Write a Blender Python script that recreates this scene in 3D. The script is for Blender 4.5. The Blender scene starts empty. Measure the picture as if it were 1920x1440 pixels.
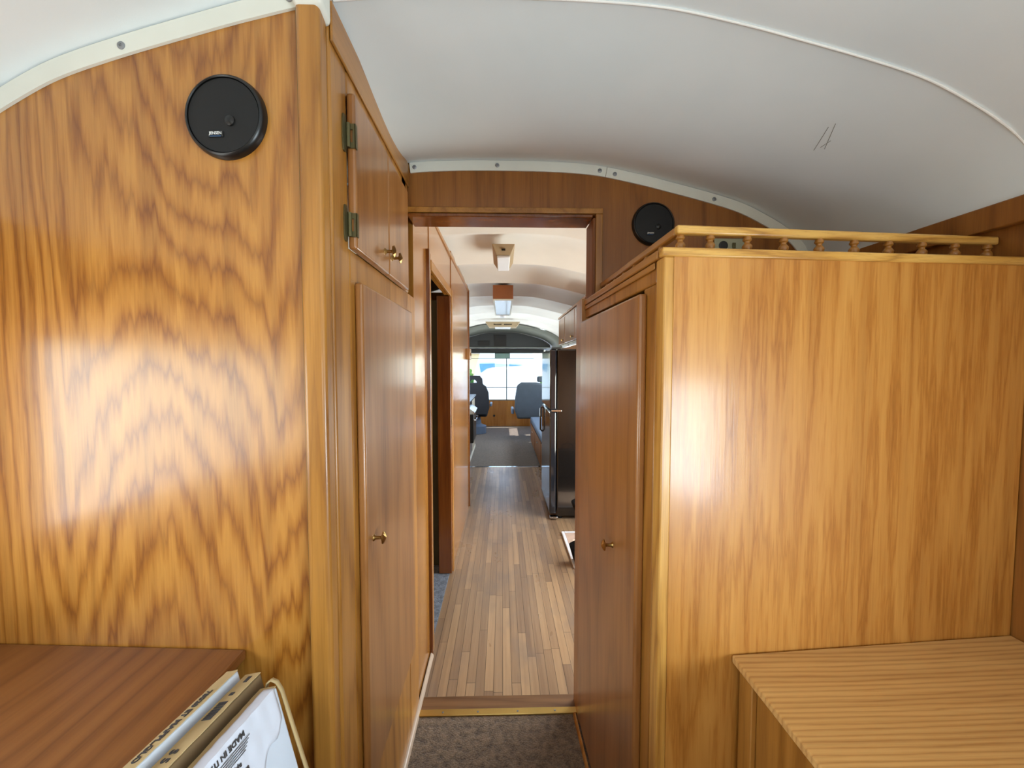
import bpy, bmesh, math, random
from mathutils import Vector, Matrix
random.seed(7)
S = bpy.context.scene
C = S.collection

# ------------------------------------------------------------------ camera
cam_d = bpy.data.cameras.new('camera')
cam = bpy.data.objects.new('camera', cam_d); C.objects.link(cam)
cam_d.sensor_width = 36.0; cam_d.sensor_fit = 'HORIZONTAL'
cam_d.lens = 36.0*750/1920
cam_d.clip_start = 0.02; cam_d.clip_end = 300
cam.location = (0, 0, 1.40)
cam.rotation_euler = (math.pi/2-math.atan(35/750), 0, -math.atan(18/750))
S.camera = cam

# ------------------------------------------------------------------ world, sun, window daylight, exposure
w = bpy.data.worlds.new('world'); S.world = w; w.use_nodes = True
wn = w.node_tree.nodes; wl = w.node_tree.links
bg = wn['Background']
sky = wn.new('ShaderNodeTexSky'); sky.sky_type = 'NISHITA'; sky.sun_disc = False
sky.sun_elevation = math.radians(58); sky.sun_rotation = math.radians(70)
wl.new(sky.outputs['Color'], bg.inputs['Color']); bg.inputs['Strength'].default_value = 0.85

sd = bpy.data.lights.new('sun', 'SUN'); sd.energy = 11; sd.angle = math.radians(0.6); sd.color = (1, .93, .82)
sun = bpy.data.objects.new('sun', sd); C.objects.link(sun)
sun.rotation_euler = Vector((-.44, -.14, -.89)).to_track_quat('-Z', 'Y').to_euler()

def window_light(name, loc, direction, sx, sy, power, col=(1, 1, 1)):
    d = bpy.data.lights.new(name, 'AREA'); d.shape = 'RECTANGLE'; d.size = sx; d.size_y = sy
    d.energy = power; d.color = col
    o = bpy.data.objects.new(name, d); C.objects.link(o); o.location = loc
    o.rotation_euler = Vector(direction).to_track_quat('-Z', 'Y').to_euler()
    return o
DAY = (.93, .97, 1.0)
window_light('daylight_rear_left', (-1.30, .12, 1.22), (1, 0, .5), 1.16, .52, 13, (1, .98, .96))
window_light('daylight_rear_right', (1.30, -.70, 1.00), (-1, 0, .7), 1.1, .7, 80, (.80, .91, 1.0))
window_light('daylight_back', (0, -2.40, 1.45), (0, 1, .1), 1.1, .55, 9, (.92, .97, 1))
window_light('daylight_kitchen_right', (1.30, 2.58, .92), (-1, 0, .1), 1.5, .86, 62, (1, .97, .92))
window_light('daylight_front_right', (1.30, 6.6, 1.25), (-1, 0, 0), 3.2, .6, 88, DAY)
window_light('daylight_front_left', (-1.30, 6.6, 1.25), (1, 0, 0), 3.2, .6, 58, DAY)

vs = S.view_settings
vs.view_transform = 'Standard'; vs.look = 'None'; vs.gamma = 1; vs.use_curve_mapping = False
vs.exposure = -0.06

# ------------------------------------------------------------------ materials
def s2l(c):
    f = lambda v: (v/255/12.92) if v/255 <= .04045 else ((v/255+.055)/1.055)**2.4
    return (f(c[0]), f(c[1]), f(c[2]), 1)
class NT:
    def __init__(s, name):
        s.m = bpy.data.materials.new(name); s.m.use_nodes = True
        s.t = s.m.node_tree; s.n = s.t.nodes; s.b = s.n['Principled BSDF']; s.out = s.n['Material Output']
    def add(s, typ, **kw):
        n = s.n.new(typ)
        for k, v in kw.items():
            if k.startswith('i_'): n.inputs[k[2:]].default_value = v
            else: setattr(n, k, v)
        return n
    def link(s, a, b): s.t.links.new(a, b)
    def math(s, op, a, b=None, c=None):
        n = s.n.new('ShaderNodeMath'); n.operation = op
        for i, v in enumerate((a, b, c)):
            if v is None: continue
            if isinstance(v, (int, float)): n.inputs[i].default_value = v
            else: s.link(v, n.inputs[i])
        return n.outputs[0]
    def coord(s, scale=(1, 1, 1), rot=(0, 0, 0), loc=(0, 0, 0)):
        tc = s.n.new('ShaderNodeTexCoord'); mp = s.n.new('ShaderNodeMapping')
        mp.inputs['Scale'].default_value = scale; mp.inputs['Rotation'].default_value = rot
        mp.inputs['Location'].default_value = loc
        s.link(tc.outputs['Object'], mp.inputs[0]); return mp.outputs[0]
    def noise(s, v, scale=1, detail=2, rough=.5, dist=0):
        n = s.n.new('ShaderNodeTexNoise'); n.inputs['Scale'].default_value = scale
        n.inputs['Detail'].default_value = detail; n.inputs['Roughness'].default_value = rough
        n.inputs['Distortion'].default_value = dist; s.link(v, n.inputs['Vector']); return n.outputs[0]
    def ramp(s, f, stops):
        n = s.n.new('ShaderNodeValToRGB'); e = n.color_ramp.elements
        while len(e) < len(stops): e.new(.5)
        for el, (p, c) in zip(e, stops): el.position = p; el.color = c
        s.link(f, n.inputs[0]); return n.outputs[0]
    def mix(s, f, a, b, mode='MIX'):
        n = s.n.new('ShaderNodeMix'); n.data_type = 'RGBA'; n.blend_type = mode
        for i, v in ((0, f), (6, a), (7, b)):
            if isinstance(v, (int, float)): n.inputs[i].default_value = v
            elif isinstance(v, tuple): n.inputs[i].default_value = v
            else: s.link(v, n.inputs[i])
        return n.outputs[2]
    def bump(s, h, strength=.1, dist=.002):
        n = s.n.new('ShaderNodeBump'); n.inputs['Strength'].default_value = strength
        n.inputs['Distance'].default_value = dist; s.link(h, n.inputs['Height'])
        s.link(n.outputs[0], s.b.inputs['Normal']); return n
def plain(name, rgb, rough=.5, metal=0, spec=.5, var=.06, coat=0):
    k = NT(name); c = s2l(rgb)
    n = k.noise(k.coord(), 9, 3)
    d = tuple(x*(1-var*2) for x in c[:3])+(1,)
    k.link(k.ramp(n, [(.3, d), (.7, c)]), k.b.inputs['Base Color'])
    k.b.inputs['Roughness'].default_value = rough; k.b.inputs['Metallic'].default_value = metal
    k.b.inputs['Specular IOR Level'].default_value = spec; k.b.inputs['Coat Weight'].default_value = coat
    return k.m
def wood(name, grain='Z', light=(214, 155, 82), mid=(196, 132, 60), dark=(163, 98, 38), rough=.3, rings=10,
         cross=2.0, along=.45, pore=.35, coat=.35, offs=(0, 0, 0), soft=.5, jag=.9, bump=.08, fine=.3, cath=None, lin=None, crough=.14):
    """varnished oak plywood: long contour bands of growth rings, ragged along the grain, plus fine pores"""
    k = NT(name)
    def sc(a, c):
        return {'Z': (c, c, a), 'Y': (c, a, c), 'X': (a, c, c)}[grain]
    n1 = k.noise(k.coord(sc(along, cross), loc=offs), 1, 1.5, .4)
    n2 = k.noise(k.coord(sc(3.4, 55), loc=offs), 1, 4, .62)
    ph = k.math('MULTIPLY_ADD', n1, rings, k.math('MULTIPLY', n2, jag))
    if cath:
        # nested arches: steep parabolas about repeating plumb lines, rising unevenly up the sheet
        amp, rate, width, wob = cath
        sp = k.add('ShaderNodeSeparateXYZ'); k.link(k.coord(), sp.inputs[0])
        wv = k.noise(k.coord(sc(.9, .9), loc=(offs[0], offs[1]+7, offs[2])), 1, 2)
        u = k.math('MULTIPLY_ADD', wv, wob*4, k.math('DIVIDE', sp.outputs[0], width))
        u = k.math('ABSOLUTE', k.math('SUBTRACT', k.math('FRACT', u), .5))
        ph = k.math('ADD', ph, k.math('MULTIPLY', k.math('POWER', u, 1.2), amp))
        ph = k.math('MULTIPLY_ADD', sp.outputs[2], rate, ph)
    if lin:
        sp2 = k.add('ShaderNodeSeparateXYZ'); k.link(k.coord(), sp2.inputs[0])
        ph = k.math('MULTIPLY_ADD', sp2.outputs[lin[0]], lin[1], ph)
    fr = k.math('FRACT', ph)
    col = k.ramp(fr, [(0, s2l(dark)), (.12, s2l(mid)), (.35+.1*soft, s2l(light)), (.62, s2l(light)), (.86, s2l(mid)), (1, s2l(dark))])
    flat = k.noise(k.coord(sc(.5, 2.4), loc=(offs[0]+4, offs[1], offs[2])), 1, 2)
    col = k.mix(k.math('MULTIPLY_ADD', flat, .55, soft-.25), col, s2l(mid))
    n3 = k.noise(k.coord(sc(5, 260), loc=offs), 1, 3, .65)
    pf = k.ramp(n3, [(.36, (1, 1, 1, 1)), (.5, (0, 0, 0, 1))])
    col = k.mix(k.math('MULTIPLY', pf, pore), col, s2l(dark))
    n4 = k.noise(k.coord(sc(1.6, 30), loc=offs), 1, 3, .6)
    col = k.mix(fine, col, k.ramp(n4, [(.35, s2l(dark)), (.5, s2l(mid)), (.68, s2l(light))]))
    k.link(col, k.b.inputs['Base Color'])
    k.b.inputs['Roughness'].default_value = rough
    k.b.inputs['Coat Weight'].default_value = coat; k.b.inputs['Coat Roughness'].default_value = crough
    bn = k.bump(k.math('ADD', n3, k.math('MULTIPLY', n4, .5)), bump, .001)
    k.link(bn.outputs[0], k.b.inputs['Coat Normal'])
    return k.m
M = {}
M['panel_left'] = wood('varnished_plywood_bold', 'Z', (190, 133, 58), (158, 99, 32), (118, 66, 17), .36, 30, 1.5, .33, .25, .55, (3.1, 0, 1.7), .0, 1.5, .04, .40, cath=(7, 2.4, .40, .14), crough=.2)
M['panel_right'] = wood('varnished_plywood_fine', 'Z', (204, 146, 70), (184, 121, 48), (156, 96, 32), .4, 9, 2.4, .4, .2, .4, (8.3, 0, 5.1), .12, 2.8, .12, .42, cath=(5, 1.2, .52, .1), crough=.18)
M['oak'] = wood('golden_oak_trim', 'Z', (186, 130, 58), (160, 106, 38), (120, 72, 22), .4, 6, 6, .6, .3, .3, (1, 2, 3), .35)
M['oak_door'] = wood('brown_oak_door', 'Z', (176, 122, 68), (154, 100, 48), (116, 70, 28), .34, 9, 3, .4, .32, .7, (6, 2, 9), .35, .8, .05, crough=.2)
M['oak_y'] = wood('golden_oak_long', 'Y', (186, 130, 58), (160, 106, 38), (120, 72, 22), .4, 6, 6, .6, .3, .3, (1, 2, 3), .35)
M['oak_x'] = wood('pale_oak_edging', 'X', (222, 176, 94), (200, 148, 66), (140, 88, 32), .4, 8, 14, .8, .4, .15, (1, 2, 3), .2)
M['oak_pale'] = wood('pale_oak_post', 'Z', (214, 164, 86), (190, 136, 58), (140, 88, 32), .4, 8, 14, .8, .4, .15, (1, 2, 3), .2)
M['oak_dark'] = wood('dark_oak_partition', 'Z', (158, 102, 42), (138, 84, 28), (102, 58, 16), .45, 7, 4, .5, .35, .15, (9, 1, 3), .4)
M['threshold_wood'] = wood('worn_threshold_board', 'X', (136, 100, 66), (116, 82, 52), (84, 56, 34), .4, 7, 5, .5, .35, .1, (9, 1, 3), .4)
M['oak_red'] = wood('red_brown_jamb', 'Z', (142, 86, 38), (120, 66, 26), (86, 44, 16), .2, 5, 5, .5, .3, .5, (5, 1, 3), .4)
M['jamb'] = wood('matt_brown_jamb', 'Z', (142, 88, 42), (120, 68, 30), (86, 46, 18), .6, 5, 5, .5, .3, .0, (5, 1, 3), .4)
M['desk_left'] = wood('brown_laminate_desk', 'Y', (146, 94, 44), (130, 80, 35), (106, 62, 25), .5, 12, 1.8, .5, .2, .08, (2, 7, 3), .25, .8, .04, .22, lin=(0, 16))
M['desk_right'] = wood('pale_oak_desk', 'X', (224, 180, 112), (206, 156, 90), (170, 120, 64), .5, 22, .9, .35, .25, .06, (3, 1.7, 3), .10, 1.3, .1, .3, lin=(1, 84))
M['hall_wood'] = wood('hall_wall_plywood', 'Z', (188, 130, 58), (166, 108, 42), (136, 82, 26), .25, 4, 3, .4, .18, .6, (7, 4, 2), .4)

def floor_mat():
    k = NT('worn_hardwood_strips')
    br = k.add('ShaderNodeTexBrick', offset=.37, offset_frequency=2, squash=1)
    br.inputs['Scale'].default_value = 1; br.inputs['Brick Width'].default_value = .72
    br.inputs['Row Height'].default_value = .040; br.inputs['Mortar Size'].default_value = .0013
    br.inputs['Mortar Smooth'].default_value = .2
    br.inputs['Color1'].default_value = s2l((182, 150, 114)); br.inputs['Color2'].default_value = s2l((132, 106, 84))
    br.inputs['Mortar'].default_value = s2l((52, 36, 28)); br.inputs['Bias'].default_value = .05
    sp = k.add('ShaderNodeSeparateXYZ'); k.link(k.coord(), sp.inputs[0])
    row = k.math('FLOOR', k.math('DIVIDE', sp.outputs[0], .040))
    wn_ = k.add('ShaderNodeTexWhiteNoise', noise_dimensions='1D'); k.link(row, wn_.inputs['W'])
    cb = k.add('ShaderNodeCombineXYZ')
    k.link(k.math('MULTIPLY_ADD', wn_.outputs['Value'], 3.1, sp.outputs[1]), cb.inputs[0]); k.link(sp.outputs[0], cb.inputs[1])
    k.link(cb.outputs[0], br.inputs['Vector'])
    g = k.noise(k.coord((55, 1.6, 1)), 1, 4, .65)
    wr = k.noise(k.coord((3.2, 1.5, 1)), 1, 4, .6)
    col = k.mix(.28, br.outputs['Color'], k.ramp(g, [(.3, s2l((104, 80, 60))), (.7, s2l((190, 160, 124)))]))
    col = k.mix(k.math('MULTIPLY', k.ramp(wr, [(.5, (0, 0, 0, 1)), (.66, (1, 1, 1, 1))]), .45), col, s2l((108, 100, 96)))
    k.link(col, k.b.inputs['Base Color'])
    k.link(k.math('MULTIPLY_ADD', wr, .3, .16), k.b.inputs['Roughness'])
    k.bump(k.math('ADD', k.math('MULTIPLY', br.outputs['Fac'], -1), k.math('MULTIPLY', g, .15)), .25, .0015)
    return k.m
M['floor'] = floor_mat()
def carpet_mat(name, a, b):
    k = NT(name); v = k.coord()
    n = k.noise(v, 190, 3, .7); n2 = k.noise(v, 38, 3, .6); n3 = k.noise(v, 5, 2)
    f = k.math('MULTIPLY_ADD', n2, .5, k.math('MULTIPLY', n, .5))
    col = k.ramp(f, [(.38, s2l(a)), (.62, s2l(b))])
    col = k.mix(k.math('MULTIPLY', n3, .3), col, s2l(a))
    k.link(col, k.b.inputs['Base Color']); k.b.inputs['Roughness'].default_value = 1
    k.b.inputs['Specular IOR Level'].default_value = .1; k.b.inputs['Sheen Weight'].default_value = .3
    k.bump(f, 1.0, .012); return k.m
M['carpet'] = carpet_mat('brown_cut_pile_carpet', (74, 60, 46), (150, 128, 104))
M['carpet_grey'] = carpet_mat('grey_brown_carpet', (70, 64, 62), (128, 116, 108))
M['carpet_blue'] = carpet_mat('blue_grey_carpet', (62, 70, 84), (130, 142, 160))
def ceil_mat(name, a, b, rough=.6):
    k = NT(name); v = k.coord()
    n = k.noise(v, 2.2, 4, .55); f = k.noise(v, 320, 2)
    k.link(k.ramp(n, [(.3, s2l(a)), (.7, s2l(b))]), k.b.inputs['Base Color'])
    k.b.inputs['Roughness'].default_value = rough; k.bump(f, .12, .001); return k.m
M['ceiling'] = ceil_mat('padded_vinyl_ceiling', (222, 232, 234), (234, 241, 242), .42)
M['ceiling_front'] = ceil_mat('white_vinyl_headliner', (236, 234, 228), (246, 244, 238), .5)
M['white_trim'] = plain('white_plastic_trim', (226, 226, 214), .4, var=.03)
M['piping'] = plain('white_piping', (238, 236, 230), .5, var=.03)
M['black'] = plain('black_speaker_plastic', (14, 14, 14), .35)
M['black_mesh'] = plain('black_speaker_mesh', (10, 10, 11), .6)
M['black_cloth'] = plain('black_cloth', (14, 14, 18), .9, spec=.2)
M['brass'] = plain('aged_brass', (168, 134, 78), .32, 1)
M['brass_strip'] = plain('gold_threshold_metal', (226, 196, 120), .34, 1)
M['hinge'] = plain('antique_hinge_metal', (112, 106, 74), .45, .8)
M['screw'] = plain('steel_screw', (150, 152, 154), .5, .5)
M['chrome'] = plain('chrome', (220, 222, 226), .12, 1)
M['fridge'] = plain('glossy_black_fridge_enamel', (24, 20, 18), .16, spec=.6, coat=.5)
M['fridge_door'] = plain('black_fridge_door', (34, 36, 42), .14, spec=.6, coat=.4)
M['gray_vinyl'] = plain('grey_vinyl_fascia', (120, 124, 116), .55)
M['dark_console'] = plain('charcoal_console', (44, 46, 46), .5)
M['beige_plastic'] = plain('beige_lamp_plastic', (178, 156, 122), .5)
M['lens'] = plain('white_lamp_diffuser', (244, 246, 250), .3, var=.02)
M['mirror'] = plain('glossy_vent_panel', (188, 184, 176), .12, .4)
M['base_pale'] = plain('pale_quarter_round', (190, 168, 146), .3)
M['mirror_dark'] = plain('mirror_painted_reflection', (110, 140, 136), .2, .3)  # the mirror's greenish reflection is put into its base colour
M['brown_box'] = plain('brown_vent_box', (150, 88, 44), .4)
M['grey_fabric'] = plain('blue_grey_seat_fabric', (74, 82, 92), .9, spec=.2)
M['black_seat'] = plain('dark_seat_fabric', (48, 50, 56), .85, spec=.2)
M['blue_vinyl'] = plain('blue_grey_vinyl', (98, 116, 142), .5)
M['counter'] = plain('blue_white_laminate', (170, 186, 206), .15)
M['cab_white'] = plain('pale_cabinet_front', (176, 166, 150), .5)
M['cream'] = plain('cream_wall', (226, 208, 172), .6)
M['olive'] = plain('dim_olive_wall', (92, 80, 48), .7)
M['kraft'] = plain('kraft_cardboard', (190, 164, 118), .85, spec=.2, var=.08)
M['kraft_edge'] = plain('dark_brown_cardboard', (120, 98, 70), .9, spec=.2)  # darker brown cardboard, for the sides of the middle carton
M['white_card'] = plain('white_card', (206, 214, 226), .7, var=.03)
M['paper'] = plain('white_paper_label', (216, 220, 232), .75, var=.05)
M['ink'] = plain('grey_ink', (66, 62, 62), .8)
M['navy_ink'] = plain('blue_ink', (30, 70, 110), .6)
M['white_ink'] = plain('white_print', (225, 225, 222), .5)
M['mat_pink'] = plain('pale_speckled_mat', (206, 178, 160), .9, var=.15)
M['mat_edge'] = plain('white_mat_binding', (232, 234, 242), .8)
M['van'] = plain('white_van_paint', (240, 242, 245), .35, var=.02)
M['van_blue'] = plain('blue_stripe_paint', (96, 160, 205), .4)
M['rubber'] = plain('tyre_rubber', (25, 25, 25), .8)
M['concrete'] = plain('pale_concrete', (190, 186, 178), .9)
M['hedge'] = plain('hedge_green', (96, 146, 62), .9, var=.3)
M['roof_grey'] = plain('grey_roofing', (130, 128, 126), .8)
M['body'] = plain('bus_outer_skin', (180, 180, 178), .6)
M['plate'] = plain('beige_outlet_plate', (176, 178, 150), .4)
def glass_mat():
    k = NT('window_glass'); k.n.remove(k.b)
    t = k.add('ShaderNodeBsdfTransparent'); g = k.add('ShaderNodeBsdfGlossy'); g.inputs['Roughness'].default_value = .02
    t.inputs['Color'].default_value = (.95, .98, .97, 1)
    mx = k.add('ShaderNodeMixShader'); mx.inputs[0].default_value = .06
    k.link(t.outputs[0], mx.inputs[1]); k.link(g.outputs[0], mx.inputs[2]); k.link(mx.outputs[0], k.out.inputs[0])
    return k.m
M['glass'] = glass_mat()

# ------------------------------------------------------------------ helpers
W = {}
def new_bm(): return bmesh.new()
def box(bm, x0, x1, y0, y1, z0, z1):
    vs_ = [bm.verts.new(p) for p in ((x0, y0, z0), (x1, y0, z0), (x1, y1, z0), (x0, y1, z0), (x0, y0, z1), (x1, y0, z1), (x1, y1, z1), (x0, y1, z1))]
    for f in ((0, 3, 2, 1), (4, 5, 6, 7), (0, 1, 5, 4), (1, 2, 6, 5), (2, 3, 7, 6), (3, 0, 4, 7)):
        bm.faces.new([vs_[i] for i in f])
    return vs_
def bx(*a):
    bm = new_bm(); box(bm, *a); return bm
def plan(bm, p0, p1, z0, z1, th):
    """box over the plan line p0-p1, thickness th to the left of its direction"""
    p0 = Vector(p0); p1 = Vector(p1); d = (p1-p0).normalized(); n = Vector((-d.y, d.x))*th
    q = [p0, p1, p1+n, p0+n]
    if th < 0: q = q[::-1]
    return prism(bm, [(v.x, v.y, z0) for v in q], (0, 0, z1-z0))
def pl(*a):
    bm = new_bm(); plan(bm, *a); return bm
def prism(bm, pts, vec):
    a = [bm.verts.new(p) for p in pts]; b = [bm.verts.new((p[0]+vec[0], p[1]+vec[1], p[2]+vec[2])) for p in pts]
    n = len(a); bm.faces.new(a[::-1]); bm.faces.new(b)
    for i in range(n):
        bm.faces.new((a[i], a[(i+1) % n], b[(i+1) % n], b[i]))
    return a+b
def lathe(bm, prof, axis='Z', seg=24, at=(0, 0, 0), flute=0):
    """prof: (radius, height) pairs"""
    rings = []
    for r, h in prof:
        ring = []
        for i in range(seg):
            a = 2*math.pi*i/seg; rr = r*(1+flute*math.cos(8*a)) if r > .006 else r
            c, s_ = rr*math.cos(a), rr*math.sin(a)
            p = {'Z': (c, s_, h), 'X': (h, c, s_), 'Y': (c, h, s_)}[axis]
            ring.append(bm.verts.new((p[0]+at[0], p[1]+at[1], p[2]+at[2])))
        rings.append(ring)
    for a, b in zip(rings, rings[1:]):
        for i in range(seg): bm.faces.new((a[i], a[(i+1) % seg], b[(i+1) % seg], b[i]))
    bm.faces.new(rings[0][::-1]); bm.faces.new(rings[-1])
    return bm
def tube(bm, pts, r, seg=8):
    pts = [Vector(p) for p in pts]; rings = []
    for i, p in enumerate(pts):
        t = (pts[min(i+1, len(pts)-1)]-pts[max(i-1, 0)]).normalized()
        a = t.orthogonal().normalized() if i == 0 else (rings_a - t*rings_a.dot(t)).normalized()
        rings_a = a; b = t.cross(a)
        rings.append([bm.verts.new(p+(a*math.cos(k*2*math.pi/seg)+b*math.sin(k*2*math.pi/seg))*r) for k in range(seg)])
    for x, y in zip(rings, rings[1:]):
        for i in range(seg): bm.faces.new((x[i], x[(i+1) % seg], y[(i+1) % seg], y[i]))
    bm.faces.new(rings[0][::-1]); bm.faces.new(rings[-1])
    return bm
def obj(name, bm, mat, parent=None, loc=None, rot=None, local=False, bevel=0, smooth=False, seg=2, sub=0):
    me = bpy.data.meshes.new(name)
    bmesh.ops.recalc_face_normals(bm, faces=bm.faces)
    bm.to_mesh(me); bm.free()
    me.materials.append(M[mat] if isinstance(mat, str) else mat)
    if smooth or bevel or sub:
        for p in me.polygons: p.use_smooth = True
        if not sub: me.set_sharp_from_angle(angle=math.radians(40))
    o = bpy.data.objects.new(name, me); C.objects.link(o)
    if bevel:
        m = o.modifiers.new('bevel', 'BEVEL'); m.width = bevel; m.segments = seg; m.limit_method = 'ANGLE'; m.angle_limit = math.radians(40); m.harden_normals = False
    if sub:
        m = o.modifiers.new('sub', 'SUBSURF'); m.levels = sub; m.render_levels = sub
    return place(o, parent, loc, rot, local)
def place(o, parent=None, loc=None, rot=None, local=False):
    if loc: o.location = loc
    if rot: o.rotation_euler = rot
    mw = Matrix.LocRotScale(o.location, o.rotation_euler, None)
    if parent:
        o.parent = parent
        if local: mw = W[parent] @ mw
        else: o.matrix_parent_inverse = W[parent].inverted()
    W[o] = mw
    return o
def recentre(o):
    """put a static object's origin at the middle of its base"""
    return o
def tag(o, label=None, cat=None, group=None, kind=None):
    if label: o['label'] = label
    if cat: o['category'] = cat
    if group: o['group'] = group
    if kind: o['kind'] = kind
    return o
def thing(name, label, cat, loc, rot=(0, 0, 0), group=None):
    o = bpy.data.objects.new(name, None); C.objects.link(o); o.empty_display_size = .1
    o.location = loc; o.rotation_euler = rot
    W[o] = Matrix.LocRotScale(o.location, o.rotation_euler, None)
    return tag(o, label, cat, group)
def struct(name, bm, mat, parent=None, **k):
    o = obj(name, bm, mat, parent, **k)
    if not parent: o['kind'] = 'structure'
    return o
def text_bm(body, size, depth=.0004, align='CENTER', bold=0, shear=0, mirror=False):
    cu = bpy.data.curves.new('txt', 'FONT'); cu.body = body; cu.size = size; cu.extrude = depth
    cu.align_x = align; cu.align_y = 'CENTER'; cu.offset = bold; cu.resolution_u = 3
    to = bpy.data.objects.new('txt', cu); C.objects.link(to)
    dg = bpy.context.evaluated_depsgraph_get(); dg.update()
    me = bpy.data.meshes.new_from_object(to.evaluated_get(dg))
    bm = new_bm(); bm.from_mesh(me)
    bpy.data.objects.remove(to); bpy.data.meshes.remove(me); bpy.data.curves.remove(cu)
    return bm

# ceiling cross-section (distance from centreline -> height)
PROF = [(0, 2.150), (.2, 2.147), (.35, 2.136), (.5, 2.108), (.6, 2.085), (.78, 2.040), (.9, 2.003), (1.0, 1.955), (1.063, 1.918), (1.11, 1.882), (1.14, 1.845), (1.165, 1.80), (1.185, 1.745)]
def cz(x):
    x = min(abs(x), 1.185); P = PROF; n_ = len(P)
    def sl(i):
        if i == 0: return 0
        if i == n_-1: return (P[-1][1]-P[-2][1])/(P[-1][0]-P[-2][0])
        return (P[i+1][1]-P[i-1][1])/(P[i+1][0]-P[i-1][0])
    for i in range(n_-1):
        if x <= P[i+1][0]+1e-9:
            h = P[i+1][0]-P[i][0]; t = (x-P[i][0])/h
            return ((2*t**3-3*t*t+1)*P[i][1]+(t**3-2*t*t+t)*h*sl(i)+(-2*t**3+3*t*t)*P[i+1][1]+(t**3-t*t)*h*sl(i+1))
XW = 1.185                                   # inner face of the side walls
def yl(x): return .815+(-.345-x)*.057       # left closet end face, runs slightly back towards the wall
def yr(x): return .82+(x-.33)*.066          # right closet end face

# ------------------------------------------------------------------ floors
struct('floor', bx(-1.2, 1.2, 1.63, 5.44, -.05, 0), 'floor')
struct('floor', bx(-1.2, 1.2, -2.2, 1.535, -.05, .004), 'carpet')
struct('floor', bx(-1.2, 1.2, 5.46, 9.2, -.05, .004), 'carpet_grey')
struct('trim_1', bx(-.345, .32, 1.562, 1.63, -.05, .006), 'threshold_wood', bevel=.003)
b = bx(-.345, .30, 1.533, 1.563, -.04, .010)
t = struct('trim_2', b, 'brass_strip', bevel=.002)
for x in (-.24, -.10, .06, .21):
    obj('screw', lathe(new_bm(), [(.004, .010), (.004, .0112), (.002, .0116)], seg=10), 'screw', t, loc=(x, 1.546, 0))
struct('trim_3', bx(-.46, .95, 5.43, 5.47, -.04, .008), 'chrome', bevel=.002)

# ------------------------------------------------------------------ ceilings
def ceiling_sheet(y0, y1, ny, dz=lambda y: 0, th=.03, xs=None):
    bm = new_bm(); n = 44; cols = []
    xs = [-XW+2*XW*i/n for i in range(n+1)]
    for lay in (0, th):
        g = []
        for j in range(ny+1):
            y = y0+(y1-y0)*j/ny
            g.append([bm.verts.new((x*(1+lay*.6), y, cz(x)+dz(y)*max(0, 1-abs(x/1.3)**3)+lay)) for x in xs])
        cols.append(g)
    for li, g in enumerate(cols):
        for j in range(ny):
            for i in range(n): bm.faces.new((g[j][i], g[j][i+1], g[j+1][i+1], g[j+1][i]))
    a, b2 = cols
    for j in (0, ny):
        for i in range(n): bm.faces.new((a[j][i], a[j][i+1], b2[j][i+1], b2[j][i]))
    for i in (0, n):
        for j in range(ny): bm.faces.new((a[j][i], a[j+1][i], b2[j+1][i], b2[j][i]))
    return bm
def near_sag(y): return 0.0 - .042*math.sin(math.pi*max(0, min(1, (y-.85)/.65))**1.5) if y > .85 else -.012*abs(math.sin(math.pi*(y-.85)/.95))
c1 = struct('ceiling', ceiling_sheet(-2.2, 1.56, 70, near_sag), 'ceiling', smooth=True)
def rib(y): return .060*abs(math.sin(math.pi*(y-1.64)/.685))**.8 - .004
c2 = struct('ceiling', ceiling_sheet(1.60, 7.60, 210, rib), 'ceiling_front', smooth=False)
for p in c2.data.polygons: p.use_smooth = True
c2.data.set_sharp_from_angle(angle=math.radians(15))
def surf(x, y): return (x, y, cz(x)+near_sag(y)*max(0, 1-abs(x/1.3)**3)-.0006)
bm = new_bm()
for (xa, ya), (xb, yb) in (((.842, 1.02), (.880, 1.10)), ((.836, 1.035), (.862, 1.115)), ((.872, 1.07), (.868, 1.10))):
    tube(bm, [surf(xa+(xb-xa)*i/6, ya+(yb-ya)*i/6) for i in range(7)], .0006, 6)
obj('crease', bm, 'gray_vinyl', c1, smooth=True)
# piping along the seam of the near ceiling
pts = [(x, .85, cz(x)-.003) for x in [-.34+1.46*i/60 for i in range(61)]]
struct('trim_4', tube(new_bm(), pts, .0024), 'piping', smooth=True)

# ------------------------------------------------------------------ side walls with window openings
def side_wall(name, sx, wins, mat):
    """wall of the side, one mesh, rectangular openings left free"""
    bm = new_bm(); x0, x1 = (XW, XW+.05) if sx > 0 else (-XW-.05, -XW)
    y = -2.2
    for (a, b_, z0, z1) in sorted(wins):
        box(bm, x0, x1, y, a, 0, 1.75)
        box(bm, x0, x1, a, b_, 0, z0); box(bm, x0, x1, a, b_, z1, 1.75); y = b_
    box(bm, x0, x1, y, 9.2, 0, 1.75)
    struct(name, bm, mat)
    for (a, b_, z0, z1) in wins:
        global NW
        f = new_bm(); e = .03; xi0, xi1 = (XW-.012, XW+.04) if sx > 0 else (-XW-.04, -XW+.012)
        box(f, xi0, xi1, a, a+e, z0, z1); box(f, xi0, xi1, b_-e, b_, z0, z1)
        box(f, xi0, xi1, a+e, b_-e, z0, z0+e); box(f, xi0, xi1, a+e, b_-e, z1-e, z1)
        wo = struct('window_%d' % NW, f, 'oak_y', bevel=.002)
        xg = (XW+.02)*sx
        obj('pane', bx(xg-.002, xg+.002, a+e, b_-e, z0+e, z1-e), 'glass', wo)
        NW += 1
NW = 2
side_wall('wall_left', -1, [(-.52, .72, .94, 1.50), (4.5, 6.3, 1.0, 1.58), (6.6, 8.3, 1.0, 1.58)], 'panel_right')
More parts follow.
